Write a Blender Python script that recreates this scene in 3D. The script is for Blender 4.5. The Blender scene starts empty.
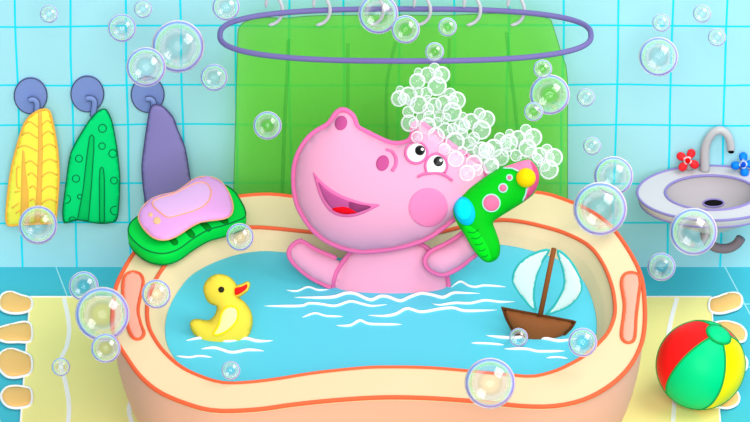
import bpy, math, random
import numpy as np
from mathutils import Vector, Matrix
from mathutils.geometry import delaunay_2d_cdt
from mathutils.bvhtree import BVHTree
random.seed(4)
sc = bpy.context.scene
COL = sc.collection
# ------------------------------------------------------------------ camera
TH = math.radians(30); D = 25.0; F = 310.0 * D
H = 0.50                       # height of the tub rim
ZT = H + 0.343
CAM = Vector((0, -D * math.cos(TH), ZT + D * math.sin(TH)))
RT = Vector((1, 0, 0)); UP = Vector((0, math.sin(TH), math.cos(TH))); FW = Vector((0, math.cos(TH), -math.sin(TH)))
cd = bpy.data.cameras.new('camera'); cam = bpy.data.objects.new('camera', cd); COL.objects.link(cam)
cam.location = CAM; cam.rotation_euler = (math.pi / 2 - TH, 0, 0)
cd.sensor_width = 36; cd.lens = 36 * F / 750; cd.clip_end = 200; cd.clip_start = 1
sc.camera = cam
PX = 1 / 310.0

def ray(x, y):
    return (RT * ((x - 375) / F) + UP * ((211 - y) / F) + FW).normalized()
def on(plane):                  # plane = (point, normal): pixel -> world point on it
    p0, n = plane
    return lambda x, y: CAM + ray(x, y) * ((p0 - CAM).dot(n) / ray(x, y).dot(n))
def vplane(Y, tilt=0, through=None):
    t = math.radians(tilt)
    n = Vector((0, -math.cos(t), math.sin(t)))
    return (through if through is not None else Vector((0, Y, 0)), n)
def hplane(z): return (Vector((0, 0, z)), Vector((0, 0, 1)))

# ------------------------------------------------------------------ materials
def lin(h):
    h = h.lstrip('#'); out = []
    for i in (0, 2, 4):
        c = int(h[i:i + 2], 16) / 255
        out.append(c / 12.92 if c <= .04045 else ((c + .055) / 1.055) ** 2.4)
    return (*out, 1)
MATS = {}
def mat(h, rough=.6, spec=.08):
    k = (h, rough, spec)
    if k in MATS: return MATS[k]
    m = bpy.data.materials.new('paint_' + h.strip('#')); m.use_nodes = True
    nt = m.node_tree; b = nt.nodes['Principled BSDF']
    b.inputs['Base Color'].default_value = lin(h); b.inputs['Roughness'].default_value = rough
    b.inputs['Specular IOR Level'].default_value = spec
    MATS[k] = m
    return m
def N(nt, t, **kw):
    n = nt.nodes.new(t)
    for k, v in kw.items(): setattr(n, k, v)
    return n
def mth(nt, op, a, b=None, c=None):
    n = N(nt, 'ShaderNodeMath', operation=op)
    for i, v in enumerate((a, b, c)):
        if v is None: continue
        if isinstance(v, (int, float)): n.inputs[i].default_value = v
        else: nt.links.new(v, n.inputs[i])
    return n.outputs[0]
def line_mask(nt, v, period, offset, half):
    t = mth(nt, 'DIVIDE', mth(nt, 'SUBTRACT', v, offset), period)
    f = mth(nt, 'FRACT', mth(nt, 'ADD', t, .5))
    d = mth(nt, 'MULTIPLY', mth(nt, 'ABSOLUTE', mth(nt, 'SUBTRACT', f, .5)), period)
    return mth(nt, 'LESS_THAN', d, half)

# ------------------------------------------------------------------ object helpers
def link(name, me, parent=None):
    o = bpy.data.objects.new(name, me); COL.objects.link(o)
    if parent is not None:
        o.parent = parent; o.matrix_parent_inverse = Matrix.Translation(parent_world(parent)).inverted()
    return o
def parent_world(p):
    v = p.location.copy()
    while p.parent: p = p.parent; v = p.location.copy() if p.type == 'EMPTY' else v
    return v
def thing(name, loc, label, cat, group=None):
    o = bpy.data.objects.new(name, None); COL.objects.link(o); o.location = loc; o.empty_display_size = .05
    return tag(o, label, cat, group)
def tag(o, label, cat, group=None, kind=None):
    if label: o['label'] = label
    if cat: o['category'] = cat
    if group: o['group'] = group
    if kind: o['kind'] = kind
    return o
def make(name, verts, faces, m, parent=None, smooth=True, mi=None):
    me = bpy.data.meshes.new(name)
    me.from_pydata([tuple(v) for v in verts], [], faces)
    for x in (m if isinstance(m, (list, tuple)) else [m]): me.materials.append(x)
    if mi is not None: me.polygons.foreach_set('material_index', mi)
    me.polygons.foreach_set('use_smooth', [smooth] * len(me.polygons)); me.update()
    import bmesh
    bm = bmesh.new(); bm.from_mesh(me); bmesh.ops.recalc_face_normals(bm, faces=bm.faces); bm.to_mesh(me); bm.free()
    o = bpy.data.objects.new(name, me); COL.objects.link(o)
    if parent is not None:
        root = parent
        while root.parent: root = root.parent
        o.parent = parent
        if parent.type == 'EMPTY': o.matrix_parent_inverse = Matrix.Translation(parent.location).inverted()
        else: o.matrix_parent_inverse = Matrix.Identity(4)
        # meshes carry world coordinates; a mesh part already sits at the world origin
    return o
def crom(pts, n=6, closed=True):
    P = [np.array(p, float) for p in pts]; L = len(P); out = []
    rng = range(L) if closed else range(L - 1)
    for i in rng:
        if closed: a, b, c, d = P[i - 1], P[i], P[(i + 1) % L], P[(i + 2) % L]
        else: a, b, c, d = P[max(i - 1, 0)], P[i], P[i + 1], P[min(i + 2, L - 1)]
        for k in range(n):
            t = k / n
            out.append(.5 * (2 * b + (c - a) * t + (2 * a - 5 * b + 4 * c - d) * t * t + (3 * b - a - 3 * c + d) * t ** 3))
    if not closed: out.append(P[-1])
    return [tuple(v) for v in out]
def resample(pts, h, closed=True):
    P = np.array(pts + [pts[0]] if closed else pts, float)
    s = np.concatenate([[0], np.cumsum(np.linalg.norm(np.diff(P, axis=0), axis=1))])
    n = max(4, int(round(s[-1] / h)))
    t = np.linspace(0, s[-1], n + 1)
    out = np.stack([np.interp(t, s, P[:, k]) for k in range(P.shape[1])], 1)
    return out[:-1] if closed else out
def area(P):
    x, y = P[:, 0], P[:, 1]
    return .5 * np.sum(x * np.roll(y, -1) - np.roll(x, -1) * y)
def offset(pts, d):            # inward offset in pixels
    P = np.array(pts, float); s = np.sign(area(P))
    t = np.roll(P, -1, 0) - np.roll(P, 1, 0); t /= np.linalg.norm(t, axis=1)[:, None] + 1e-9
    n = np.stack([-t[:, 1], t[:, 0]], 1) * s
    return [tuple(v) for v in P + n * d]
def ell(cx, cy, rx, ry, rot=0, n=28, a0=0, a1=360):
    r = math.radians(rot); out = []
    for k in range(n):
        a = math.radians(a0 + (a1 - a0) * k / (n if a1 - a0 == 360 else n - 1))
        x, y = rx * math.cos(a), ry * math.sin(a)
        out.append((cx + x * math.cos(r) - y * math.sin(r), cy + x * math.sin(r) + y * math.cos(r)))
    return out
def mesh2d(poly, h):
    B = resample([tuple(p) for p in poly], h)
    nb = len(B)
    x0, y0 = B.min(0); x1, y1 = B.max(0)
    gx, gy = np.meshgrid(np.arange(x0 + h * .5, x1, h), np.arange(y0 + h * .5, y1, h * .87))
    gx = gx + (np.arange(gx.shape[0]) % 2)[:, None] * h * .5
    G = np.stack([gx.ravel(), gy.ravel()], 1)
    Bn = np.roll(B, -1, 0)
    ins = np.zeros(len(G), bool)
    for (ax, ay), (bx, by) in zip(B, Bn):
        c = ((ay > G[:, 1]) != (by > G[:, 1]))
        with np.errstate(divide='ignore', invalid='ignore'):
            xi = (bx - ax) * (G[:, 1] - ay) / (by - ay + 1e-12) + ax
        ins ^= c & (G[:, 0] < xi)
    G = G[ins]
    if len(G):
        d = np.min(np.linalg.norm(G[:, None, :] - B[None, :, :], axis=2), axis=1); G = G[d > h * .55]
    V = np.vstack([B, G]) if len(G) else B
    r = delaunay_2d_cdt([Vector(v) for v in V], [(i, (i + 1) % nb) for i in range(nb)], [list(range(nb))], 1, 1e-5)
    vo = np.array([tuple(v) for v in r[0]]); tris = [list(f) for f in r[2]]
    orig = r[3]
    isb = np.array([any(k < nb for k in o) for o in orig])
    E = set()
    for t in tris:
        for i in range(3):
            a, b = t[i], t[(i + 1) % 3]; E.add((min(a, b), max(a, b)))
    E = np.array(sorted(E)); n = len(vo)
    cnt = np.bincount(E.ravel(), minlength=n).astype(float); cnt[cnt == 0] = 1
    u = np.zeros(n)
    R = max(x1 - x0, y1 - y0) / h
    for it in range(int(min(3000, 60 + R * R * .8))):
        s = np.bincount(E[:, 0], weights=u[E[:, 1]], minlength=n) + np.bincount(E[:, 1], weights=u[E[:, 0]], minlength=n)
        u = s / cnt + 1; u[isb] = 0
    u /= max(u.max(), 1e-9)
    loops = [i for i in range(n) if isb[i]]
    return vo, tris, isb, np.sqrt(u)
class Puff: pass
def puff_geo(poly, plane, T, h=3.0, back=1.0, power=1.0):
    """A solid cushion: the outline lies in the plane, both faces swell away from it."""
    vo, tris, isb, u = mesh2d(poly, h)
    pr = on(plane); n = plane[1]
    u = u ** power
    base = [pr(x, y) for x, y in vo]
    V = [b + n * (T * k) for b, k in zip(base, u)]; F_ = [tuple(t) for t in tris]
    idx = {}
    for i in range(len(vo)):
        if isb[i]: idx[i] = i
        else: idx[i] = len(V); V.append(base[i] - n * (T * back * u[i]))
    F_ += [tuple(idx[i] for i in reversed(t)) for t in tris]
    return V, F_
def bvh_of(V, F_): return BVHTree.FromPolygons([Vector(v) for v in V], F_)
def hit(bvh, x, y, fallback=None):
    d = ray(x, y); r = bvh.ray_cast(CAM, d)
    if r[0] is None:
        if fallback: return fallback(x, y)
        q = bvh.find_nearest(CAM + d * ((Vector((0, 0, H)) - CAM).dot(FW) / d.dot(FW)))
        return q[0]
    return r[0]
def puff(name, poly, plane, T, m, parent=None, h=3.0, back=1.0, power=1.0):
    V, F_ = puff_geo(poly, plane, T, h, back, power)
    o = make(name, V, F_, m, parent)
    return o, bvh_of(V, F_)
def patch(name, poly, bvh, t, m, parent, h=1.5, lift=0.0, fallback=None):
    """A thin raised inlay that follows the surface below it."""
    vo, tris, isb, u = mesh2d(poly, h)
    P = [hit(bvh, x, y, fallback) for x, y in vo]; R = [ray(x, y) for x, y in vo]
    V = [p - r * (lift + t * (.35 + .65 * k)) for p, r, k in zip(P, R, u)]
    n = len(V); V += [p - r * lift + r * .004 for p, r in zip(P, R)]
    F_ = [tuple(x) for x in tris] + [tuple(i + n for i in reversed(x)) for x in tris]
    cnt = {}
    for x in tris:
        for i in range(3):
            a, b = x[i], x[(i + 1) % 3]; k = (min(a, b), max(a, b)); cnt.setdefault(k, []).append((a, b))
    for k, v in cnt.items():
        if len(v) == 1: a, b = v[0]; F_.append((b, a, a + n, b + n))
    o = make(name, V, F_, m, parent)
    return o, bvh_of(V, F_)
def tube_geo(P, r, closed=False, sides=8, flat=None):
    P = [Vector(p) for p in P]; n = len(P); V = []; Fs = []
    rr = r if hasattr(r, '__len__') else [r] * n
    prev = None
    for i in range(n):
        if closed: t = P[(i + 1) % n] - P[i - 1]
        else: t = P[min(i + 1, n - 1)] - P[max(i - 1, 0)]
        t = t.normalized() if t.length > 1e-9 else Vector((1, 0, 0))
        if prev is None:
            a = t.orthogonal().normalized()
            if abs(t.dot(FW)) < .95: a = (FW - t * FW.dot(t)).normalized()
        else: a = (prev - t * prev.dot(t)).normalized()
        prev = a; b = t.cross(a)
        for k in range(sides):
            an = 2 * math.pi * k / sides
            V.append(P[i] + (a * math.cos(an) + b * math.sin(an)) * rr[i])
    for i in range(n if closed else n - 1):
        j = (i + 1) % n
        for k in range(sides):
            l = (k + 1) % sides
            Fs.append((i * sides + k, i * sides + l, j * sides + l, j * sides + k))
    if not closed:
        Fs.append(tuple(range(sides))); Fs.append(tuple((n - 1) * sides + k for k in reversed(range(sides))))
    return V, Fs
def tube(name, P, r, m, parent=None, closed=False, sides=8):
    V, Fs = tube_geo(P, r, closed, sides)
    return make(name, V, Fs, m, parent)
def tubes(name, lines, m, parent=None, sides=6):
    V = []; Fs = []
    for P, r, c in lines:
        v, f = tube_geo(P, r, c, sides); k = len(V); V += v; Fs += [tuple(i + k for i in q) for q in f]
    return make(name, V, Fs, m, parent)
def pipe(name, poly, plane, r, m, parent, closed=True, h=2.5, inset=0):
    Q = resample([tuple(p) for p in (offset(poly, inset) if inset else poly)], h, closed)
    pr = on(plane)
    return tube(name, [pr(x, y) for x, y in Q], r * PX, m, parent, closed)
def drawn(pts, bvh, lift=0, closed=False, h=2.0, fallback=None):
    Q = resample([tuple(p) for p in pts], h, closed)
    return [hit(bvh, x, y, fallback) - ray(x, y) * lift for x, y in Q]
def taper(n, r, e=.35):
    return [r * max(.15, min(1, min(i, n - 1 - i) / max(1, n * e * .5)) ** .6) for i in range(n)]
def sphere_geo(c, r, seg=20, rings=12):
    V = [c + Vector((0, 0, r))]; Fs = []
    for i in range(1, rings):
        a = math.pi * i / rings
        for k in range(seg):
            b = 2 * math.pi * k / seg
            V.append(c + Vector((math.sin(a) * math.cos(b), math.sin(a) * math.sin(b), math.cos(a))) * r)
    V.append(c - Vector((0, 0, r))); L = len(V) - 1
    for k in range(seg): Fs.append((0, 1 + k, 1 + (k + 1) % seg))
    for i in range(rings - 2):
        for k in range(seg):
            a, b = 1 + i * seg + k, 1 + i * seg + (k + 1) % seg
            Fs.append((a, a + seg, b + seg, b))
    o = 1 + (rings - 2) * seg
    for k in range(seg): Fs.append((o + k, L, o + (k + 1) % seg))
    return V, Fs
def box_geo(x0, x1, y0, y1, z0, z1):
    V = [Vector((x, y, z)) for z in (z0, z1) for y in (y0, y1) for x in (x0, x1)]
    return V, [(0, 2, 3, 1), (4, 5, 7, 6), (0, 1, 5, 4), (2, 6, 7, 3), (0, 4, 6, 2), (1, 3, 7, 5)]
def prism_geo(top, bot):
    n = len(top); V = list(top) + list(bot)
    Fs = [(i, (i + 1) % n, n + (i + 1) % n, n + i) for i in range(n)]
    Fs += [tuple(range(n)), tuple(n + i for i in reversed(range(n)))]
    return V, Fs

# ------------------------------------------------------------------ room
WY = on(hplane(0))(375, 267).y           # the wall stands where its foot shows
wp = on((Vector((0, WY, 0)), Vector((0, -1, 0))))
def wall_material():
    m = bpy.data.materials.new('wall_tiles'); m.use_nodes = True; nt = m.node_tree; b = nt.nodes['Principled BSDF']
    b.inputs['Roughness'].default_value = .6; b.inputs['Specular IOR Level'].default_value = .05
    g = N(nt, 'ShaderNodeNewGeometry'); s = N(nt, 'ShaderNodeSeparateXYZ'); nt.links.new(g.outputs['Position'], s.inputs[0])
    no = N(nt, 'ShaderNodeTexNoise'); no.inputs['Scale'].default_value = 3.0; no.inputs['Detail'].default_value = 0
    nt.links.new(g.outputs['Position'], no.inputs['Vector'])
    w = mth(nt, 'MULTIPLY', mth(nt, 'SUBTRACT', no.outputs[0], .5), .013)
    X = mth(nt, 'ADD', s.outputs[0], w); Z = mth(nt, 'ADD', s.outputs[2], w)
    xs = wp(398.8, 125).x; xp = (wp(669.4, 125).x - wp(18.5, 125).x) / 12
    z1, z2, z3 = wp(375, 26).z, wp(375, 125).z, wp(375, 85).z
    k = mth(nt, 'MAXIMUM', line_mask(nt, X, xp, xs, .0036),
            mth(nt, 'MAXIMUM', line_mask(nt, Z, z1 - z2, z1, .0036), line_mask(nt, Z, z1 - z2, z3, .0036)))
    mx = N(nt, 'ShaderNodeMix', data_type='RGBA'); mx.inputs[6].default_value = lin('#A7E2EC'); mx.inputs[7].default_value = lin('#1CDDF3')
    nt.links.new(k, mx.inputs[0]); nt.links.new(mx.outputs[2], b.inputs['Base Color'])
    return m
def floor_material():
    m = bpy.data.materials.new('floor_tiles'); m.use_nodes = True; nt = m.node_tree; b = nt.nodes['Principled BSDF']
    b.inputs['Roughness'].default_value = .6; b.inputs['Specular IOR Level'].default_value = .05
    g = N(nt, 'ShaderNodeNewGeometry'); s = N(nt, 'ShaderNodeSeparateXYZ'); nt.links.new(g.outputs['Position'], s.inputs[0])
    fp = on(hplane(0)); a, c = fp(725, 267), fp(750, 314)
    sl = (c.x - a.x) / (c.y - a.y)
    U = mth(nt, 'SUBTRACT', s.outputs[0], mth(nt, 'MULTIPLY', s.outputs[1], sl))
    u0 = a.x - sl * a.y; l = fp(56, 267); u1 = l.x - sl * l.y
    k = mth(nt, 'MAXIMUM', line_mask(nt, U, (u0 - u1) / 6, u0, .0022),
            line_mask(nt, s.outputs[1], abs(fp(0, 304).y - fp(0, 367).y), fp(0, 367).y, .003))
    mx = N(nt, 'ShaderNodeMix', data_type='RGBA'); mx.inputs[6].default_value = lin('#4AC2D6'); mx.inputs[7].default_value = lin('#A8E6F0')
    nt.links.new(k, mx.inputs[0]); nt.links.new(mx.outputs[2], b.inputs['Base Color'])
    return m
V, Fs = box_geo(-2.6, 2.6, WY, WY + .1, -.06, 1.75); tag(make('wall_back', V, Fs, wall_material(), smooth=False), None, None, kind='structure')
V, Fs = box_geo(-2.6, 2.6, -2.6, WY, -.06, 0); tag(make('floor', V, Fs, floor_material(), smooth=False), None, None, kind='structure')

# ------------------------------------------------------------------ rug
rug = thing('rug', (0, 0, 0), 'pale yellow rug with white wavy stripes and orange tassels under the bathtub', 'rug')
RZ = .008; rp = on(hplane(RZ))
c0, c1 = rp(30, 297), rp(711, 297)
yb = rp(375, 650).y
loop = [Vector((c0.x, c0.y, RZ)), Vector((c1.x, c1.y, RZ)), Vector((c1.x, yb, RZ)), Vector((c0.x, yb, RZ))]
V, Fs = prism_geo(loop, [Vector((p.x, p.y, .0005)) for p in loop]); make('rug_cloth', V, Fs, mat('#FFF6A0'), rug, smooth=False)
wh = mat('#FFFFFF')
tube('edging', [loop[3] + Vector((0, 0, 0)), loop[0], loop[1], loop[2]], .0042, wh, rug)
def strip(name, pts, w, z, m, parent):
    Q = resample(crom(pts, 8, False), 3, False); pr = on(hplane(z)); P = [pr(x, y) for x, y in Q]
    V = []; n = len(P)
    for i in range(n):
        t = (P[min(i + 1, n - 1)] - P[max(0, i - 1)]).normalized(); s = Vector((-t.y, t.x, 0)) * w * PX
        V += [P[i] + s, P[i] - s, P[i] + s - Vector((0, 0, .003)), P[i] - s - Vector((0, 0, .003))]
    Fs = []
    for i in range(n - 1):
        a, b = 4 * i, 4 * i + 4
        Fs += [(a, a + 1, b + 1, b), (a + 2, b + 2, b + 3, a + 3), (a, b, b + 2, a + 2), (a + 1, a + 3, b + 3, b + 1)]
    Fs += [(0, 2, 3, 1), (4 * n - 4, 4 * n - 3, 4 * n - 1, 4 * n - 2)]
    return make(name, V, Fs, m, parent, smooth=False)
for pts in ([(64, 298), (69, 325), (67, 345), (60.5, 362), (66, 385), (69, 410), (66, 450), (72, 520), (66, 640)],
            [(131, 400), (129, 411), (133, 430), (138, 480), (131, 560), (136, 640)],
            [(677, 298), (670, 325), (668, 350), (674, 385), (673, 422), (667, 480), (674, 560), (668, 640)]):
    strip('stripe', pts, 2.3, RZ + .0012, wh, rug)
tm = mat('#FFCB7C')
for poly in ([(31, 299), (31, 309), (22, 313), (10, 313), (1, 309), (-1, 301), (3, 294), (11, 292), (20, 295)],
             [(31, 325), (31, 341), (18, 342), (6, 342), (-4, 338), (-8, 332), (2, 327), (14, 324), (24, 322)],
             [(31, 357), (31, 372), (20, 377), (8, 377), (0, 370), (-3, 360), (2, 352), (11, 349), (22, 352)],
             [(31, 390), (31, 404), (20, 408), (9, 407), (3, 402), (1, 395), (6, 388), (14, 386), (24, 387)],
             [(710, 300), (710, 311), (720, 313.5), (731, 311), (740, 307), (742, 299), (738, 293.5), (728, 293.5), (718, 297)],
             [(710, 326), (710, 339), (722, 342), (735, 342), (744, 341), (746, 333), (741, 326), (730, 322), (719, 322)],
             [(710, 357), (710, 371), (722, 376), (735, 376), (745, 370), (747, 361), (741, 354), (728, 352), (718, 353)],
             [(710, 389), (710, 405), (718, 407), (728, 408), (737, 404), (739, 397), (735, 390), (727, 387), (718, 387)]):
    pl = hplane(.010); q = crom(poly, 5)
    t, _ = puff('tassel', q, pl, .010, tm, rug, h=3)
    pipe('edging', q, pl, 1.5, wh, t)

# ------------------------------------------------------------------ bathtub
OR = mat('#FB6A42'); CREAM = mat('#F3DBAF'); PEACH = mat('#F3B59B')
tub = thing('bathtub', (0, 0, 0), 'big cream and peach bathtub with orange piping standing on the yellow rug', 'bathtub')
A = [(112, 322), (115, 291), (121, 275), (134, 253), (150, 235), (175, 216), (205, 203), (240, 196.5), (270, 194.5), (295, 197), (335, 200), (379, 201),
     (423, 199), (460, 195), (500, 191.5), (540, 193), (565, 200), (590, 211), (612, 227.6), (632, 256), (642, 280), (645, 312), (643.5, 335), (639, 350),
     (630, 366), (617, 380), (600, 392), (580, 401), (555, 406), (530, 406.5), (500, 404), (471, 401), (425, 398), (380, 397.5), (332, 400.5), (290, 405), (262, 409),
     (231, 411), (210, 410), (190, 405), (161, 393), (140, 376), (123, 352), (115, 338)]
B = [(147, 312), (149, 296), (155, 281), (163, 268), (175, 254), (195, 242), (222, 232), (248, 227.5), (270, 228), (310, 232), (350, 236), (379, 237), (415, 235), (443, 231.5),
     (465, 226), (496, 220), (520, 221.5), (545, 227), (567, 234), (589, 246), (603, 264), (612, 287), (615, 308), (613, 321), (607, 334), (597, 345),
     (583, 357), (571, 364), (556, 371), (535, 376.5), (517, 376), (471, 371.5), (426, 368), (380, 367.5), (354, 369), (313, 373.5), (272, 380), (240, 383.2), (220, 382.5),
     (199, 376), (181, 367), (166, 354), (156, 341), (149, 327)]
rimp = on(hplane(H))
def ring3(px, n=180):
    P = [rimp(x, y) for x, y in crom(px, 6)]
    ang = np.unwrap([math.atan2(p.y - CY, p.x - CX) for p in P]); o = np.argsort(-ang if ang[-1] < ang[0] else ang)
    ang = np.array([math.atan2(p.y - CY, p.x - CX) % (2 * math.pi) for p in P]); o = np.argsort(ang)
    a = ang[o]; X = np.array([P[i].x for i in o]); Y = np.array([P[i].y for i in o])
    a = np.concatenate([[a[-1] - 2 * math.pi], a, [a[0] + 2 * math.pi]]); X = np.concatenate([[X[-1]], X, [X[0]]]); Y = np.concatenate([[Y[-1]], Y, [Y[0]]])
    t = np.linspace(0, 2 * math.pi, n, endpoint=False)
    return [Vector((x, y, H)) for x, y in zip(np.interp(t, a, X), np.interp(t, a, Y))]
ctr = rimp(380, 300); CX, CY = ctr.x, ctr.y
RA, RB = ring3(A), ring3(B)
def scaled(R, s, z): return [Vector((CX + (p.x - CX) * s, CY + (p.y - CY) * s, z)) for p in R]
def loft(rings, cap0=False, cap1=False):
    n = len(rings[0]); V = [p for r in rings for p in r]; Fs = []
    for k in range(len(rings) - 1):
        for i in range(n):
            j = (i + 1) % n; Fs.append((k * n + i, k * n + j, (k + 1) * n + j, (k + 1) * n + i))
    if cap0: Fs.append(tuple(reversed(range(n))))
    if cap1: Fs.append(tuple((len(rings) - 1) * n + i for i in range(n)))
    return V, Fs
WZ = .43
body = [scaled(RA, 1 - .714 * dz * dz - .003, H - dz) for dz in (0.006, .05, .1, .15, .2, .25, .3, .35, .4, .45, .475)]
body.append(scaled(RA, .80, RZ + .0015))
inner = [scaled(RA, .765, .03), scaled(RB, .80, .07), scaled(RB, .88, .25), scaled(RB, .915, WZ - .02), scaled(RB, .94, H - .012), scaled(RA, .985, H - .012)]
V, Fs = loft(body, False, True); make('tub_shell', V, Fs, PEACH, tub)
W_ = [scaled(RB, .76, .06), scaled(RB, .84, .12), scaled(RB, .90, .3), scaled(RB, .925, WZ), scaled(RB, .958, WZ + .035), scaled(RB, 1.0, H), RA, scaled(RA, .999, H - .012)]
V, Fs = loft(W_, True, False); make('rim_and_basin', V, Fs, CREAM, tub, smooth=False)
bt = BVHTree.FromPolygons([Vector(v) for v in V], Fs)
tube('rim_piping', RA, 2.3 * PX, OR, tub, True); tube('rim_piping', RB, 2.1 * PX, OR, tub, True)
for k in (0, 90):
    ext = min if k == 0 else max
    i = RA.index(ext(RA, key=lambda p: p.x))
    tube('side_piping', [r[i] for r in body], 2.0 * PX, OR, tub)
for poly in ([(123, 284), (126, 275), (133, 272), (141, 275), (143, 284), (139.5, 300), (138, 312), (141, 325), (144, 333), (141, 338.5), (135, 339), (130, 333), (126, 318), (123.5, 300)],
             [(621.5, 283), (624, 275), (631, 272.5), (638, 275), (640, 283), (638, 300), (636, 318), (635, 335), (633, 341), (628, 343), (623, 340), (621.5, 333), (623.5, 318), (624.5, 305), (623, 294)]):
    pl = hplane(H + .002); q = crom(poly, 5)
    g, _ = puff('grip', q, pl, .006, mat('#FFB39B'), tub, h=2.5)
    pipe('piping', q, pl, 1.8, OR, g)

# ------------------------------------------------------------------ water
V = scaled(RB, .9235, WZ); n = len(V)
wv = V + scaled(RB, .9235, WZ - .02); wf = [tuple(range(n)), tuple(n + i for i in reversed(range(n)))] + [(i, n + i, n + (i + 1) % n, (i + 1) % n) for i in range(n)]
water = make('bath_water', wv, wf, mat('#5CD0E7', .3, .1), None, smooth=False)
tag(water, 'bright turquoise bath water with white ripples filling the bathtub', 'water')
wpz = on(hplane(WZ + .002))
for pts, r in (([(286, 290), (297, 291), (308, 287), (318, 290), (329, 289.5)], 1.1),
    ([(294.5, 297.3), (330, 297.5), (345, 293.5), (355, 293.8), (370, 300), (380, 296.5), (388, 297), (400, 301), (410, 297), (421, 293.5), (432, 295), (443, 297.5), (453, 293), (465, 293), (480, 293.5)], 1.9),
    ([(264, 306), (300, 306), (308, 303.5), (320, 304), (335, 306), (350, 301.5), (362, 304), (372, 306), (387, 304.5)], 1.5),
    ([(432, 303.5), (440, 305), (455, 303), (470, 303.3), (485, 300.5), (500, 302), (515, 301.8)], 1.5),
    ([(451, 287.5), (460, 281.5), (468, 285.5), (475, 287), (485, 285.5), (506, 287)], 1.3),
    ([(302, 317.5), (315, 313.3), (326, 316), (343, 316.5)], 1.2),
    ([(336, 325.5), (350, 325.5), (360, 320.5), (370, 324), (402, 324.5)], 1.5),
    ([(368, 315.3), (385, 316), (396, 314), (407, 308.7), (421, 312), (439, 309.2), (453, 308), (466, 311), (497, 310)], 1.7),
    ([(186, 340.6), (200, 338), (211, 338), (227.6, 341), (244, 338.4), (258, 341.2), (273, 340.6)], 1.9),
    ([(201, 349), (215, 348), (231.6, 352.5), (248, 350), (264, 351)], 1.7),
    ([(176, 356), (189, 357.4), (199, 356), (212, 357.4)], 1.2),
    ([(486, 335.5), (509.5, 338), (530, 336.5), (548, 339), (559.5, 341), (577, 338.5)], 1.9),
    ([(471, 343), (489, 343.6), (504, 345)], 1.3),
    ([(504, 349), (525.5, 349), (539, 351.5), (565, 351)], 1.6),
    ([(546, 358), (557, 357.2), (568, 358.6)], 1.2)):
    Q = resample(crom(pts, 8, False), 2.5, False); P = [wpz(x, y) for x, y in Q]
    tube('ripple', P, [k * PX for k in taper(len(P), r)], wh, water)

# ------------------------------------------------------------------ hippo
PK = mat('#EFA5C6'); PKO = mat('#E972AD'); PUR = mat('#C04F8E')
Y0 = on(hplane(WZ))(392, 286).y
base0 = Vector((0, Y0, WZ))
hip = thing('hippo', (0, Y0, .12), 'pink cartoon hippo with open smiling mouth sitting in the bathtub', 'hippo')
pT = vplane(0, 12, base0)
neck = on(pT)(372, 250)
pH = vplane(0, 30, neck + Vector((0, -.075, 0)))
pAR = vplane(0, 30, on(pT)(432, 262) + Vector((0, -.075, 0)))
pAL = vplane(0, 22, on(pT)(335, 280) + Vector((0, -.008, 0)))
headpx = crom([(291, 180), (291.8, 166), (296, 152), (304.6, 138), (314, 129.4), (325.5, 122.8), (329.5, 118), (334, 111.4), (340.7, 107.2), (348, 108.5), (355, 114.2), (358, 121), (360, 125.5),
     (371, 131.3), (382.4, 137), (392, 140.6), (401, 140.6), (407.5, 138.3), (410, 133), (410, 126), (414, 121), (422, 120.5), (432, 127), (445, 136), (456, 145), (470, 154),
     (483, 163), (489, 175), (487, 190), (478, 203), (466, 213.5), (456, 221), (437, 235.4), (427, 241), (414, 246), (399, 250), (380, 253), (361.5, 254), (350, 252.4),
     (337, 248.6), (322, 241), (311, 231.5), (303, 221), (296, 208.5), (292.3, 195)], 4)
torsopx = crom([(331, 292), (330.5, 285), (332.5, 275), (337, 266), (345, 255), (357, 243), (375, 238), (395, 236), (412, 238), (424, 243), (434, 251), (444, 265), (450, 278), (451.5, 290),
     (455, 310), (458, 330), (455, 350), (440, 362), (390, 366), (345, 362), (328, 350), (325, 330), (328, 310)], 4)
armLpx = crom([(286.5, 255), (287, 249.5), (291.4, 243), (299, 238.5), (303.7, 239.5), (318, 248), (330, 253), (340, 257.5), (346, 262), (342, 272), (338.5, 281), (335.5, 288), (329, 289.5), (321.7, 286), (310.3, 280.2), (299, 271.7), (290, 262.5)], 4)
armRpx = crom([(422.5, 262), (424.2, 255), (431, 248.5), (443.6, 242.3), (455, 235.7), (463, 229.5), (472, 226), (482, 231), (486, 243), (478, 256), (472, 260.5), (462.6, 268.5), (451, 275), (441.7, 277.3), (432, 274.2), (425.2, 269)], 4)
gH = puff_geo(offset(headpx, 3.6), pH, .135, 3.2); gT = puff_geo(offset(torsopx, 3.4), pT, .048, 3.2)
gL = puff_geo(offset(armLpx, 2.8), pAL, .032, 2.5); gR = puff_geo(offset(armRpx, 3.2), pAR, .045, 2.5)
V = []; Fs = []
for v, f in (gH, gT, gL, gR):
    k = len(V); V += v; Fs += [tuple(i + k for i in q) for q in f]
hb = make('body', V, Fs, PK, hip)
rm = hb.modifiers.new('skin', 'REMESH'); rm.mode = 'VOXEL'; rm.voxel_size = .007; rm.use_smooth_shade = True
sm = hb.modifiers.new('smooth', 'SMOOTH'); sm.factor = .5; sm.iterations = 4
bH, bT, bR = bvh_of(*gH), bvh_of(*gT), bvh_of(*gR)
pipe('head_outline', headpx, pH, 2.7, PKO, hip, inset=2.5)
tl = offset(torsopx, 2.4); tr_ = resample([tuple(p) for p in tl], 2.5)
prT = on(pT)
pts = [p for p in tr_ if p[0] < 372 and 240 < p[1] < 322]; pts.sort(key=lambda p: p[1])
mix = (gT[0] + gL[0], list(gT[1]) + [tuple(i + len(gT[0]) for i in q) for q in gL[1]]); bTL = bvh_of(*mix)
cr = []
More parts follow.
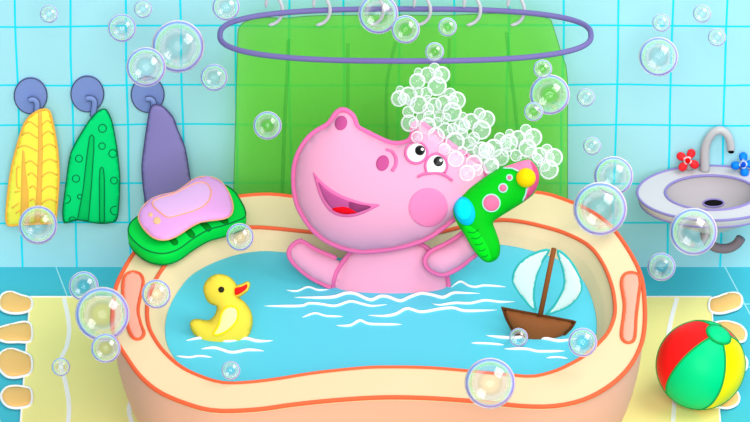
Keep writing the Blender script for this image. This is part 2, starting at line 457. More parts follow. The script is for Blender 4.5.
for x, y in pts:
    a_ = prT(x, y); q_ = bTL.ray_cast(CAM, ray(x, y))[0]
    cr.append(min((a_ - CAM).length, (q_ - CAM).length if q_ else 1e9))
cr = [sum(cr[max(0, i - 2):i + 3]) / len(cr[max(0, i - 2):i + 3]) for i in range(len(cr))]
tube('torso_outline', [CAM + ray(x, y) * d_ for (x, y), d_ in zip(pts, cr)], 2.4 * PX, PKO, hip)
pts = [p for p in tr_ if p[0] > 405 and 238 < p[1] < 322]; pts.sort(key=lambda p: p[1]); tube('torso_outline', [prT(x, y) for x, y in pts], 2.4 * PX, PKO, hip)
pts = [p for p in resample([tuple(p) for p in offset(armLpx, 2.3)], 2.5)]
i0 = max(range(len(pts)), key=lambda i: pts[i][0]); pts = pts[i0:] + pts[:i0] if False else [pts[(i0 + k) % len(pts)] for k in range(len(pts))]
pts = [p for p in pts if not (p[0] > 331.5 and p[1] > 259)]; j0 = max(range(len(pts)), key=lambda i: math.dist(pts[i], pts[i - 1])); pts = pts[j0:] + pts[:j0]; prL = on(pAL); tube('arm_outline', [prL(x, y) for x, y in pts], 2.4 * PX, PKO, hip)
pipe('arm_outline', armRpx, pAR, 2.4, PKO, hip, inset=2.3)
# face
for e in (ell(341, 122.9, 6.2, 7.4, 15), ell(382.6, 163, 6.4, 8, 15)): patch('nostril', e, bH, .003, PUR, hip, 1.6, .001)
tube('nostril_crease', drawn(crom([(386, 150), (392, 152), (396, 158), (395.6, 165.4), (392, 171)], 6, False), bH), 1.9 * PX, PKO, hip)
mouth = crom([(313, 172), (320, 179.5), (328, 186.5), (340.7, 194.6), (355.8, 200.3), (367.2, 203.2), (380, 204.7), (373, 209), (361.5, 214.5), (350, 217.2), (338.8, 216.2), (330, 211.7), (323.6, 204), (318.6, 193.7), (315, 181.4)], 4)
mo, bM = patch('mouth', mouth, bH, .004, PKO, hip, 2)
inner_m = crom([(318.5, 182), (327, 190), (340, 197.5), (355, 203), (371.5, 206.5), (360, 212), (350, 214.3), (340, 213.5), (331.5, 208), (325, 200), (321, 191)], 4)
mi, bMi = patch('mouth_cavity', inner_m, bH, .0055, mat('#B9508F'), mo, 1.6, .002)
patch('throat', crom([(349.5, 201.8), (360, 204.6), (371, 206.6), (360, 211.5), (352, 213), (348.5, 207)], 4), bH, .007, mat('#8C3569'), mo, 1.5, .003)
patch('tongue', crom([(332, 208.9), (338.8, 206.8), (346.4, 207), (358, 211.6), (352, 213.8), (344.5, 214.2), (336, 212)], 4), bH, .008, mat('#F2001C'), mo, 1.5, .004)
patch('cheek_spot', ell(428.3, 207.5, 19.6, 19.6, n=48), bH, .002, mat('#FF85B8'), hip, 2.2, .001)
WHT = mat('#FFFFFF', .35, .2); BLK = mat('#050505', .3, .3)
e1 = ell(416.2, 152.7, 9.8, 9.6, -20)
eye, _ = patch('eye', e1, bH, .012, WHT, hip, 1.5); tube('eyelid', drawn(ell(416.3, 152.8, 10.8, 10.4, -20, 40), bH, .002, True, 1.6), 1.5 * PX, PKO, eye, True)
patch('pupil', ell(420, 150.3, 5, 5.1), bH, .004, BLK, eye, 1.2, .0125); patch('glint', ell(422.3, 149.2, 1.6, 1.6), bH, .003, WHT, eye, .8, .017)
e2 = [(426.3, 167), (426.8, 162), (430, 157.5), (436, 155), (441.5, 157), (445, 161.5), (445.6, 167), (443, 172), (436, 172.4), (428, 172.5)]
eye, _ = patch('eye', crom(e2, 4), bH, .012, WHT, hip, 1.5); tube('eyelid', drawn(crom([(427, 173), (425.4, 166), (427, 160.5), (431, 155.5), (436.5, 153.8), (442.5, 155.8), (446.3, 161), (446.8, 167.5), (444.5, 173)], 5, False), bH, .002, False, 1.6), 1.5 * PX, PKO, eye)
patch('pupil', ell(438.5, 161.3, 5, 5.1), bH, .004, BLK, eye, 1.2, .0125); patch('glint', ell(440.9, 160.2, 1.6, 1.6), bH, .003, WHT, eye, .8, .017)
tube('eye_crease', drawn(crom([(417.8, 176.8), (424, 174), (435.5, 172.8), (445, 175.3), (452.5, 180.6)], 6, False), bH, .003), 1.4 * PX, PKO, hip)

# ------------------------------------------------------------------ foam on the head
def film(name, stops_a, stops_c, stops_d=None, extra=0.0):
    m = bpy.data.materials.new(name); m.use_nodes = True; nt = m.node_tree; nt.nodes.clear()
    out = N(nt, 'ShaderNodeOutputMaterial'); lw = N(nt, 'ShaderNodeLayerWeight'); lw.inputs[0].default_value = .5
    def ramp(st):
        rn = N(nt, 'ShaderNodeValToRGB'); el = rn.color_ramp.elements
        for i, (p, c) in enumerate(st):
            e = el[i] if i < 2 else el.new(p)
            e.position = p; e.color = c if isinstance(c, tuple) else (c, c, c, 1)
        nt.links.new(lw.outputs['Facing'], rn.inputs[0]); return rn.outputs[0]
    ra = ramp(stops_a); rc = ramp(stops_c)
    if stops_d is not None and len(stops_d):                       # the film is thinner at the top left than at the bottom right: other interference hues
        rd = ramp(stops_d); tc = N(nt, 'ShaderNodeTexCoord'); sx = N(nt, 'ShaderNodeSeparateXYZ'); nt.links.new(tc.outputs['Object'], sx.inputs[0])
        t = mth(nt, 'ADD', mth(nt, 'MULTIPLY', mth(nt, 'SUBTRACT', sx.outputs[0], sx.outputs[2]), .55), .5); 
        mr = N(nt, 'ShaderNodeMix', data_type='RGBA'); mr.clamp_factor = True
        nt.links.new(t, mr.inputs[0]); nt.links.new(rc, mr.inputs[6]); nt.links.new(rd, mr.inputs[7]); rc = mr.outputs[2]
    tr = N(nt, 'ShaderNodeBsdfTransparent'); df = N(nt, 'ShaderNodeBsdfDiffuse'); gl = N(nt, 'ShaderNodeBsdfGlossy')
    gl.inputs['Roughness'].default_value = .08
    nv = N(nt, 'ShaderNodeCombineXYZ'); nv.inputs[1].default_value = -.75; nv.inputs[2].default_value = .66
    nt.links.new(nv.outputs[0], df.inputs['Normal'])      # fixed normal toward the front light keeps the film rims bright
    nt.links.new(rc, df.inputs[0])
    tl = N(nt, 'ShaderNodeBsdfTranslucent'); nw = N(nt, 'ShaderNodeCombineXYZ'); nw.inputs[1].default_value = .75; nw.inputs[2].default_value = -.66
    nt.links.new(nw.outputs[0], tl.inputs['Normal']); nt.links.new(rc, tl.inputs[0]); ad = N(nt, 'ShaderNodeAddShader')
    nt.links.new(df.outputs[0], ad.inputs[0]); nt.links.new(tl.outputs[0], ad.inputs[1])
    m2 = N(nt, 'ShaderNodeMixShader'); nt.links.new(ra, m2.inputs[0]); nt.links.new(tr.outputs[0], m2.inputs[1]); nt.links.new(ad.outputs[0], m2.inputs[2])
    m3 = N(nt, 'ShaderNodeMixShader'); nt.links.new(ramp([(0, .015), (.045, .02), (.09, extra), (1, extra)]), m3.inputs[0]); nt.links.new(m2.outputs[0], m3.inputs[1]); nt.links.new(gl.outputs[0], m3.inputs[2])
    nt.links.new(m3.outputs[0], out.inputs[0])
    return m, nt, rc
FOAM, _, _ = film('lather', [(0, .10), (.36, .11), (.46, .50), (1, .6)], [(0, (.66, .72, .76, 1)), (.4, (.66, .72, .76, 1)), (.47, (.84, .86, .87, 1))], None, .02)
foam = thing('soap_foam', on(pH)(450, 130), 'heap of white lather bubbles on the hippo\'s head', 'foam')
fb = [(434.4, 68.3, 5.5), (441.6, 74.9, 8.5), (437, 86.3, 9.5), (427.8, 75, 8), (418.3, 72, 4.2), (417.3, 81.2, 8), (437, 75, 5.5), (426.4, 93, 6), (418.3, 92, 5), (400, 90, 4.2), (399, 98.6, 8),
 (408.4, 95.8, 9), (403.7, 99, 6), (418.5, 104.7, 9), (434, 105.2, 7.5), (428.3, 109, 6), (450, 93.9, 6), (456.8, 100.5, 8.8), (453, 100.5, 5.5), (452, 111.9, 9.5), (443.5, 103.3, 8),
 (408.4, 111.9, 6), (409.4, 123.2, 8.5), (414, 123.2, 5), (429, 116.6, 6), (439.7, 116.6, 5), (427.4, 126, 8.5), (462.8, 116.6, 4.5), (461.5, 126, 8), (464.4, 125, 6), (479.5, 113.8, 6),
 (486.2, 119.5, 8.8), (481.4, 129.9, 9.5), (471, 121.4, 8), (445.4, 130.8, 8), (453, 129, 6), (436, 136, 8.5), (417, 137, 5.8), (454.9, 141.7, 9.5), (444.5, 149.3, 6), (455.8, 159, 8),
 (473.8, 138, 6), (481.4, 150.2, 8.5), (485.2, 149.7, 7), (472.9, 151, 6.5), (473.8, 163.5, 8.5), (467.2, 173, 8), (476.7, 170, 6), (491, 166.4, 8), (484, 157, 6), (469, 143.6, 7),
 (499.8, 138.4, 5.8), (509.7, 133.7, 4.5), (508.9, 143, 9), (505.5, 143, 6.5), (500.8, 157.4, 8.3), (517.8, 138.4, 8), (525.8, 130, 5.8), (533, 137.5, 9), (528.2, 137.5, 5), (527.3, 148, 9),
 (531, 152.6, 6), (535.8, 160, 7), (516, 155.5, 6), (494, 148, 9), (486.5, 150.8, 8), (491.3, 165, 8), (546.8, 149.8, 5.8), (553.8, 157.4, 9), (549, 157.4, 5.5), (549, 169.7, 9.5), (539.6, 155.5, 8), (543.4, 165, 7),
 (437, 122, 5), (446, 118, 5), (421, 117, 5), (427, 99, 4), (411, 104, 4), (462, 134, 6), (462, 151, 5), (507, 152, 5), (522, 160, 5)]
prH = on(pH); plB = on(vplane(0, 30, neck + Vector((0, -.075, 0))))
for i, (x, y, r) in enumerate(fb):
    d = ray(x, y); q = bH.ray_cast(CAM, d)[0] or prH(x, y)
    c = q - d * (r * PX * .6 + (i * 37 % 11) * .0035)
    V, Fs = sphere_geo(c, r * 1.05 * PX, 24, 14); make('bubble', V, Fs, FOAM, foam)

# ------------------------------------------------------------------ hair dryer
pD = vplane(0, 30, on(pAR)(475, 240) + Vector((0, -.088, 0)))
dry = thing('hair_dryer', on(pD)(485, 215), 'green toy hair dryer with pink nozzle held against the hippo\'s cheek', 'hair dryer')
G1 = mat('#00C219'); DG = mat('#0B9A2A'); LT = mat('#A8F0DC')
dpx = crom([(455, 202.6), (462, 195.5), (476, 184), (499, 168.5), (514.6, 162.8), (527.4, 159), (533, 161.4), (538.8, 170), (539.6, 181), (534.5, 192.6), (524.5, 201), (510.3, 210), (497.6, 218),
     (492.7, 223), (496, 232.4), (499.5, 243.8), (499.5, 253.7), (496, 259.4), (489, 262.2), (482, 259.4), (473.4, 249.4), (465, 235), (457.8, 224), (453.5, 212.5)], 4)
db, bD = puff('casing', dpx, pD, .05, G1, dry, 2.5)
pipe('casing_edge', dpx, pD, .8, mat('#0AA52C'), db, inset=.4)
noz = crom([(503, 167.4), (514.6, 163.2), (527.4, 159.5), (532.7, 162), (538.2, 170), (539, 181), (534, 192.2), (523, 201.5), (526, 194), (527, 186), (522.5, 176), (516, 170), (509, 168.3)], 4)
no_, bN = patch('nozzle', noz, bD, .004, mat('#FF82AE'), dry, 1.8, .001, on(pD))
patch('nozzle_crescent', crom([(531, 161.5), (535, 165), (538.3, 171), (539, 181), (534, 192), (524, 200.8), (529, 190), (532.5, 180), (533, 170)], 4), bD, .004, mat('#D84F80'), no_, 1.5, .0035, on(pD))  # darker pink crescent along the nozzle's right edge
tube('seam', drawn([(503, 168), (512, 168.3), (519, 171.5)], bD, .005, h=1.5), .8 * PX, LT, no_)
tube('seam', drawn([(527, 187), (525.5, 194.5), (522.5, 201)], bD, .005, h=1.5), .8 * PX, LT, no_)
q = hit(bD, 526, 177.8) - ray(526, 177.8) * .012
V, Fs = sphere_geo(q, 9.9 * PX, 28, 16); make('yellow_button', V, Fs, mat('#FFD400'), dry)['label'] = 'round yellow button'
le, bL = patch('lens', ell(464.3, 211, 10.2, 15, -20), bD, .008, mat('#00C4E8'), dry, 1.6, .001, on(pD))
patch('lens_inner', ell(463, 209.3, 7.9, 10.5, -15), bD, .006, mat('#00F4FF'), le, 1.6, .007, on(pD))  # brighter cyan inner oval of the lens
for x, y, r in ((491.3, 203, 8.2), (503, 188, 3.8), (509.5, 177.6, 2.4)):
    k, _ = patch('knob', ell(x, y, r, r), bD, .010, mat('#F5749E'), dry, 1.4)
    tube('knob_ring', drawn(ell(x, y, r + .4, r + .4, n=40), bD, .002, True, 1.2), .8 * PX, LT, k, True)
patch('handle_grip', crom([(462.5, 228), (467, 225.5), (473.4, 228.5), (480.5, 235), (487.6, 247), (490.8, 257), (489.5, 260.8), (484, 259.5), (477, 253), (470, 243)], 4), bD, .003, mat('#00E91F'), dry, 1.8, .001, on(pD))
[tube('grip_ridge', drawn(crom([(468 + k * 3.6, 232 + k * 6.2), (474 + k * 3.1, 232.5 + k * 6), (479 + k * 2.2, 229.5 + k * 6.2)], 5, False), bD, .004, h=1.5, fallback=on(pD)), .55 * PX, DG, dry) for k in range(5)]

# ------------------------------------------------------------------ duck
Yd = on(hplane(WZ))(221, 335).y
pDk = vplane(0, 22, Vector((0, Yd, WZ)))
duck = thing('rubber_duck', on(pDk)(221, 338), 'yellow rubber duck with red beak floating in the bath water', 'rubber duck')
OL = mat('#9DA33A')
dk = crom([(203.7, 289.6), (205, 283.4), (209.4, 278), (214.7, 275), (221, 274.4), (229, 277), (234.3, 282), (237.3, 288), (237.6, 296), (245, 303), (250.3, 311), (252.4, 320), (251, 329), (247.5, 337), (240, 346),
           (222, 350), (203, 346), (196.5, 337.6), (192.5, 331.4), (190.3, 325), (191.6, 320.7), (197, 319.3), (203, 320.3), (209.4, 320.4), (213.8, 317), (216.5, 311.8), (217, 306), (211, 303.8), (206.7, 299.4)], 4)
o, bK = puff('body', dk, pDk, .05, mat('#EFD946'), duck, 2.5)
pipe('body_edge', dk, pDk, .6, OL, o)
pB = (pDk[0] + Vector((0, -.01, 0)), pDk[1])
bkp = crom([(233.4, 291), (236, 286), (242.3, 284), (247.6, 281.3), (250, 284), (247.8, 290.5), (242.3, 295), (236.5, 297.4)], 4)
bk, bb = puff('beak', bkp, pB, .02, mat('#FFD94A'), duck, 1.6); pipe('beak_edge', bkp, pB, .5, OL, bk)
patch('beak_inside', crom([(235.4, 288), (241.4, 286.6), (247.2, 284), (246.5, 288.7), (241.4, 292.8), (236.2, 295.2), (234.6, 292)], 4), bb, .003, mat('#FB1F1F'), bk, 1.2, .001)
patch('eye', ell(221.3, 289.6, 3.1, 3.1), bK, .006, mat('#2B2A1C'), duck, 1)
wg = crom([(229, 306.5), (235, 307.4), (237.8, 312), (236.6, 320.7), (229.8, 328.7), (221.8, 333.6), (214.9, 335), (214.3, 332.3), (218.5, 326), (221, 316.3), (223.6, 310)], 4)
w_, _ = patch('wing', wg, bK, .006, mat('#FFF6A6'), duck, 1.6); tube('wing_edge', drawn(wg, bK, .002, True, 1.5), 1.2 * PX, mat('#FFE31C'), w_, True)

# ------------------------------------------------------------------ sail boat
Yb = on(hplane(WZ))(540, 335).y
pBt = vplane(0, 12, Vector((0, Yb, WZ)))
boat = thing('toy_sailboat', on(pBt)(540, 338), 'brown toy sailboat with two pale sails floating in the bath water', 'toy boat')
BR = mat('#86502A'); DB = mat('#5C3416'); TE = mat('#36B9B6')
hl = resample([(501, 306.7), (577, 321), (572, 329), (563.4, 337), (556, 343), (545, 348), (530, 348), (520, 342), (511, 330), (505, 318.4)], 3)
hu, bh_ = puff('hull', [tuple(p) for p in offset(hl, 1.6)], pBt, .03, BR, boat, 2.5); pipe('hull_edge', hl, pBt, 1.3, DB, hu, inset=1)
pM = vplane(0, 12, Vector((0, Yb - .006, WZ))); pm = on(pM)
tube('mast', [pm(554, 248.5), pm(547.3, 281), pm(540.5, 314)], 2.6 * PX, mat('#8C5229'), boat, sides=12)
for k in (-1, 1):
    pass
for pl_ in ([(549.7, 249.5), (534.8, 252.4), (518.6, 263.6), (512.4, 277.3), (515, 287.3), (524.8, 301), (536, 312.2), (534.3, 297), (536, 280), (542.3, 262.4)],
            [(557.7, 249.5), (567, 256), (577, 270), (582, 284.8), (579.6, 294.8), (569.7, 306), (557, 311.7), (546, 314.7), (556, 302), (564, 284.8), (562, 267.4), (558, 256)]):
    q = crom(pl_, 4); s, _ = puff('sail', q, pBt, .010, mat('#D0EAE6'), boat, 2.5); pipe('sail_trim', q, pBt, 1.35, TE, s, inset=.8)

# ------------------------------------------------------------------ beach ball
br = 45.2 * PX
c = on(hplane(RZ + br + .0005))(700.7, 365); c.z = RZ + br + .0005
ball = thing('beach_ball', (c.x, c.y, RZ), 'beach ball with red, green and yellow panels on the rug', 'ball')
def scr(x, y): # unit direction on the ball shown at pixel x, y
    u, v = (x - 700.7) / 45.5, (365 - y) / 45.5
    return (RT * u + UP * v - FW * math.sqrt(max(0, 1 - u * u - v * v))).normalized()
ax = scr(718.5, 332.5); e1_ = (scr(672.4, 369) - ax * scr(672.4, 369).dot(ax)).normalized(); e2_ = ax.cross(e1_)
def lon(d): return math.atan2(d.dot(e2_), d.dot(e1_))
w = lon(scr(724, 366)) % (2 * math.pi); sg = 1
if w > math.pi: w = 2 * math.pi - w; sg = -1
rest = 2 * math.pi - w; lons = [0, w, w + rest * .30, w + rest * .50, w + rest * .66]
cols = ['#00D486', '#FFEA00', '#FF2020', '#00D486', '#FF2020']
def bp(lo, la, r=br): # la from the pole
    return c + (ax * math.cos(la) + (e1_ * math.cos(lo * sg) + e2_ * math.sin(lo * sg)) * math.sin(la)) * r
for k in range(5):
    a, b = lons[k], (lons + [2 * math.pi])[k + 1]; nu, nv = 14, 28; V = []; Fs = []
    for j in range(nv + 1):
        for i in range(nu + 1): V.append(bp(a + (b - a) * i / nu, math.pi * (.02 + .98 * j / nv)))
    for j in range(nv):
        for i in range(nu): s = j * (nu + 1) + i; Fs.append((s, s + 1, s + nu + 2, s + nu + 1))
    make('panel', V, Fs, mat(cols[k], .4), ball)
    tube('seam', [bp(a, math.pi * (.03 + .96 * j / 40)) for j in range(41)], 1.1 * PX, mat('#12A050'), ball)
V = []; Fs = []; nn = 32; rr = .27
rings = [[bp(2 * math.pi * i / nn, la, r) for i in range(nn)] for la, r in ((.30, br * .98), (.28, br * 1.03), (.2, br * 1.06), (.1, br * 1.07), (.02, br * 1.075))]
V, Fs = loft(rings, True, True); cp = make('valve_cap', V, Fs, mat('#08D486', .4), ball); tube('cap_edge', [bp(2 * math.pi * i / 40, .29, br * 1.01) for i in range(40)], 1.4 * PX, mat('#12A050'), cp, True)
tube('rim_seam', [c + (RT * math.cos(t) + UP * math.sin(t)) * br * .995 for t in [2 * math.pi * i / 80 for i in range(80)]], 1.1 * PX, mat('#12A050'), ball, True)

# ------------------------------------------------------------------ soap dish and soap
DZ = H + .058
dish_top = crom([(128.3, 232), (129.5, 224), (136, 217), (150, 210), (172, 203), (192, 192), (206, 185), (220, 183), (232.4, 189), (240, 199), (245, 209), (245.4, 216), (237.6, 220), (224.6, 224.6), (209, 229), (193.3, 238),
     (177.7, 249), (162, 253), (146.5, 249.5), (134.7, 241)], 4)
dtp = on(hplane(DZ)); T3 = [dtp(x, y) for x, y in resample([tuple(p) for p in dish_top], 3)]
dcx = sum(p.x for p in T3) / len(T3); dcy = sum(p.y for p in T3) / len(T3)
def sc3(P, s, z): return [Vector((dcx + (p.x - dcx) * s, dcy + (p.y - dcy) * s, z)) for p in P]
dish = thing('soap_dish', (dcx, dcy, H), 'bright green soap dish with dark slots on the bathtub rim', 'soap dish')
B0 = H + .0075
V, Fs = loft([sc3(T3, .97, DZ - .001), sc3(T3, 1.0, DZ - .004), sc3(T3, 1.01, DZ - .02), sc3(T3, .99, B0 + .008), sc3(T3, .95, B0)], True, True)
ds = make('tray', V, Fs, mat('#00D847'), dish); bDs = bvh_of(V, Fs)
DGN = mat('#0A7A3C')
tube('tray_edge', sc3(T3, 1.0, DZ - .002), .7 * PX, DGN, ds, True); tube('tray_edge', sc3(T3, .985, B0 + .004), .7 * PX, DGN, ds, True)
for a, b in (((169, 236), (175, 242.5)), ((186, 228), (192, 235)), ((203, 223), (208.5, 228.5)), ((219, 217), (225.5, 221.5))):
    q = []; dx, dy = b[0] - a[0], b[1] - a[1]; L = math.hypot(dx, dy); t = math.degrees(math.atan2(dy, dx))
    q = ell(b[0], b[1], 2.8, 2.8, t - 90, 10, 0, 180) + ell(a[0], a[1], 2.8, 2.8, t + 90, 10, 0, 180)
    s, _ = patch('slot', q, bDs, .0012, mat('#00961E'), ds, 1.3, .0004); tube('slot_edge', drawn(q, bDs, .0005, True, 1.3), .5 * PX, DGN, s, True)
SZ = DZ + .021
soap_px = crom([(138.6, 216), (142.6, 207), (151.7, 199), (162, 195), (175, 192), (185.5, 185.5), (193.3, 179.5), (203.8, 176.6), (214, 178), (223.3, 184), (230.5, 196.5), (233, 207), (231, 214.7), (224.6, 218.6), (214, 220.2),
     (201, 222), (190.7, 227), (180.3, 234), (171.2, 238.6), (162, 240), (153, 237.4), (145, 230.3), (140, 222.5)], 4)
soap = thing('soap_bar', on(hplane(DZ))(186, 208), 'pink bar of soap lying on the green soap dish', 'soap')
so, bS = puff('bar', soap_px, hplane(SZ), .022, mat('#EBA6E6'), soap, 3); pipe('bar_edge', soap_px, hplane(SZ), .8, mat('#FFB08C'), so)
wpx = crom([(152.4, 202.5), (158, 198.8), (175, 193.3), (188, 186.5), (198.5, 182.5), (206.4, 183.4), (210.8, 190), (210, 198), (205, 205), (196, 210), (183, 214), (170, 217.3), (164.7, 216), (159.5, 212), (154, 207)], 4)
pa, _ = patch('hollow', wpx, bS, .0015, mat('#EDB8ED'), so, 2, .0005); tube('hollow_edge', drawn(wpx, bS, .001, True), .8 * PX, mat('#FFB08C'), pa, True)
for x, y, r in ((150.6, 214.6, 2.2), (157, 220.6, 3.7)): patch('dot', ell(x, y, r, r), bS, .002, mat('#FFC791'), so, 1, .001)

# ------------------------------------------------------------------ towels on hooks
HB = mat('#7E93CE'); INK = mat('#4A5068')
def hook(cx, cy, pts, label):
    t = thing('towel_hook', wp(cx, cy), label, 'hook', 'towel hooks on the tiled wall')
    pl = (Vector((0, WY - .006, 0)), Vector((0, -1, 0))); pr = on(pl)
    q = [pr(x, y) for x, y in ell(cx, cy, 16.4, 17.8, n=48)]
    V, Fs = loft([[p + Vector((0, .005, 0)) for p in q], [p + Vector((0, -.004, 0)) for p in q]], True, True)
    d = make('plate', V, Fs, HB, t, smooth=False); tube('plate_edge', [p + Vector((0, -.004, 0)) for p in q], .6 * PX, INK, d, True)
    pr = on((Vector((0, WY - .026, 0)), Vector((0, -1, 0)))); Q = resample(crom(pts, 6, False), 1.5, False); P = [pr(x, y) for x, y in Q]
    h_ = tube('prong', P, 3.1 * PX, HB, t, sides=12)
    lo = pr(*pts[0]); tube('prong_stem', [Vector((P[-1].x, WY - .005, P[-1].z)), P[-1]], 2.8 * PX, HB, h_)
    for sgn in (-1, 1):
        E = []
        for i, p in enumerate(P):
            tt = (P[min(i + 1, len(P) - 1)] - P[max(i - 1, 0)]).normalized(); E.append(p + tt.cross(Vector((0, 1, 0))) * sgn * 3.0 * PX + Vector((0, -.003, 0)))
        tube('prong_edge', E, .5 * PX, INK, h_)
hook(30.7, 95.3, [(29, 100), (33.5, 99), (37, 103), (36.5, 114)], 'round blue towel hook holding the yellow towel')
hook(87.4, 93.5, [(86, 98.3), (91.5, 98), (94.5, 102), (93, 116)], 'round blue towel hook holding the spotted green towel')
hook(147.7, 94, [(146, 99), (150.5, 98.5), (153.5, 102), (153, 110)], 'round blue towel hook holding the plain purple towel')
pW = (Vector((0, WY - .045, 0)), Vector((0, -1, 0)))
def towel(px, m, em, label, er=.9):
    q = crom(px, 4)
    cx = sum(p[0] for p in px) / len(px)
    t = thing('towel', on(pW)(cx, px[0][1]), label, 'towel', 'towels hanging on hooks')
    o, b = puff('cloth', q, pW, .018, m, t, 3); pipe('hem', q, pW, er, em, o)
    return t, o, b
t, o, b = towel([(37, 111.5), (41, 110), (46.5, 109.5), (50, 113), (53, 125), (57, 148), (58.6, 172), (58, 190), (56, 215), (53.3, 222.5), (38, 223.5), (21, 224.5), (9.6, 225.5), (7, 223), (6.2, 215), (8.5, 190), (11.7, 168), (17, 147), (22.8, 128), (28.5, 118)],
     mat('#FFF152'), mat('#FFBB4A'), 'yellow towel with orange scalloped lines on its hook', 1.3)
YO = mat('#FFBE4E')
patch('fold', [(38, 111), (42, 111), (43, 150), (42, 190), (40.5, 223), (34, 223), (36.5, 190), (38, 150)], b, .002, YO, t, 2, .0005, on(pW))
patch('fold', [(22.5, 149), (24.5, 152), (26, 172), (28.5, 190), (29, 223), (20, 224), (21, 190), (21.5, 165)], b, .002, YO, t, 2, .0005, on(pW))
ln = []
for k, y in enumerate((121, 132, 145, 160, 173, 187, 200, 213)):
    x1 = (52, 54, 57, 57.5, 58, 58, 57.5, 56)[k]; xl = 41.5
    ln.append([(xl, y + 4), (xl + 4, y + .5), ((xl + x1) / 2 + 1, y - 1), (x1 - 1, y + 2)])
for k, y in enumerate((122, 133, 146, 161, 173, 186, 199)):
    x0 = (25.5, 22, 17.5, 26, 28, 30, 30)[k]
    ln.append([(x0, y + 2), (x0 + (37.5 - x0) * .4, y - .5), (37.5, y + 5)])
ln += [[(20, 167), (17, 168), (17, 186), (20.5, 188)], [(15, 192), (20, 191)], [(12, 208), (19, 203)], [(16, 213), (20, 210)]]
for l in ln: tube('scallop', drawn(crom(l, 5, False) if len(l) > 2 else l, b, .0005, h=2, fallback=on(pW)), .8 * PX, YO, o)
t, o, b = towel([(104.4, 109), (107.6, 111.5), (112, 122), (115, 137), (117, 149), (118.8, 165), (119.8, 180), (118.8, 205), (116.6, 219.5), (111, 222.5), (101.7, 223.5), (90, 222), (81.5, 220.3), (75, 220.3), (66, 223), (63.5, 221.5), (62.7, 214), (63.3, 205), (66.5, 180),
     (69.7, 158), (74, 146), (84.5, 128), (93, 116), (100.6, 110)], mat('#00DC78'), mat('#0B7048'), 'green towel with round spots on its hook', .7)
GE = mat('#0B7048')
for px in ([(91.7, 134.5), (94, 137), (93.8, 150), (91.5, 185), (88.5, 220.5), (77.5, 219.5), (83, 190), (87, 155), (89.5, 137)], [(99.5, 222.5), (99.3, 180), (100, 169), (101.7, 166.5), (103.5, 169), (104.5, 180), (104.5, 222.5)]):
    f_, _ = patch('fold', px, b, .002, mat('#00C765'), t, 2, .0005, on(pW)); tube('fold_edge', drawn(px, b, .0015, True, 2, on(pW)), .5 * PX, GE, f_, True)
for P_, r_, c_ in ([(drawn(ell(x, y, r, r, n=24), b, .0005, True, 1.2, on(pW)), .55 * PX, True) for x, y, r in ((102.5, 128.3, 4), (102, 146, 3.3), (112.8, 153.5, 4), (79, 158.6, 3.5), (76, 178.6, 3.6), (114, 180.5, 3.4), (79.7, 196.6, 2.3))]
      + [(drawn(l, b, .0005, False, 1.2, on(pW)), .55 * PX, False) for l in (ell(66, 199, 4.6, 4.2, 0, 14, -80, 95), ell(114.8, 210.5, 4.3, 4.2, 0, 16, 70, 290), ell(72.5, 220.5, 3.8, 3.6, 0, 12, 190, 350))]):
    tube('spot', P_, r_, GE, o, c_, 6)
towel([(154.8, 104.5), (162, 106), (170.5, 114), (174.7, 121), (177.5, 130), (183, 142), (186, 153), (188, 165), (190.3, 180), (193, 200), (194, 222), (170, 224), (147, 222), (145, 200), (143, 185), (142, 165), (145, 140), (148.3, 118), (150.5, 108)],
      mat('#8A80BF'), mat('#55507E'), 'plain purple towel on its hook behind the soap dish', .7)

# ------------------------------------------------------------------ shower rail, hooks, curtain
CYY = WY - .17
pC = (Vector((0, CYY, 0)), Vector((0, -1, 0))); prC = on(pC)
back = prC(405.5, 9); RZ_ = back.z
front = on(hplane(RZ_))(405.5, 61)
xl, xr = on(hplane(RZ_))(220, 35).x, on(hplane(RZ_))(591, 35).x
cx, cy_, rx, ry = (xl + xr) / 2, (back.y + front.y) / 2, (xr - xl) / 2, (back.y - front.y) / 2
P = []
for i in range(160):
    a = 2 * math.pi * i / 160; e = 2 / 2.6
    P.append(Vector((cx + rx * math.copysign(abs(math.cos(a)) ** e, math.cos(a)), cy_ + ry * math.copysign(abs(math.sin(a)) ** e, math.sin(a)), RZ_)))
tag(tube('shower_rail', P, 2.9 * PX, mat('#766DA8'), None, True, 12), 'purple oval shower rail above the green curtain', 'shower rail')
GR = mat('#CBCBD0', .4, .3)
for k, (x, y) in enumerate(((275, 0), (322.5, 0), (376, 0), (423, 0), (473, 0), (517, 0))):
    pts = [(x - 9, y + 8), (x - 8, y - 1), (x - 4, y - 5.5), (x + 1, y - 5), (x + 5, y + 1), (x + 7.5, y + 9), (x + 6, y + 17), (x + 2, y + 22), (x - 3, y + 24.5), (x - 7, y + 25)]
    Q = resample(crom(pts, 6, False), 1.5, False); n = len(Q); V3 = []
    for i, (a, b_) in enumerate(Q):
        s = i / (n - 1); V3.append(on((Vector((0, CYY - .012 - .004 * math.sin(s * math.pi), 0)), Vector((0, -1, 0))))(a, b_))
    o = tube('curtain_hook', V3, [q * PX for q in taper(n, 1.9, .1)], GR, None, sides=10)
    tag(o, ('grey curtain hook at the far left end of the rail', 'grey curtain hook second from the left on the rail', 'grey curtain hook behind the bubble at the top of the rail', 'grey curtain hook fourth from the left on the rail',
            'grey curtain hook second from the right on the rail', 'grey curtain hook at the far right end of the rail')[k], 'curtain hook', 'grey hooks along the shower rail')
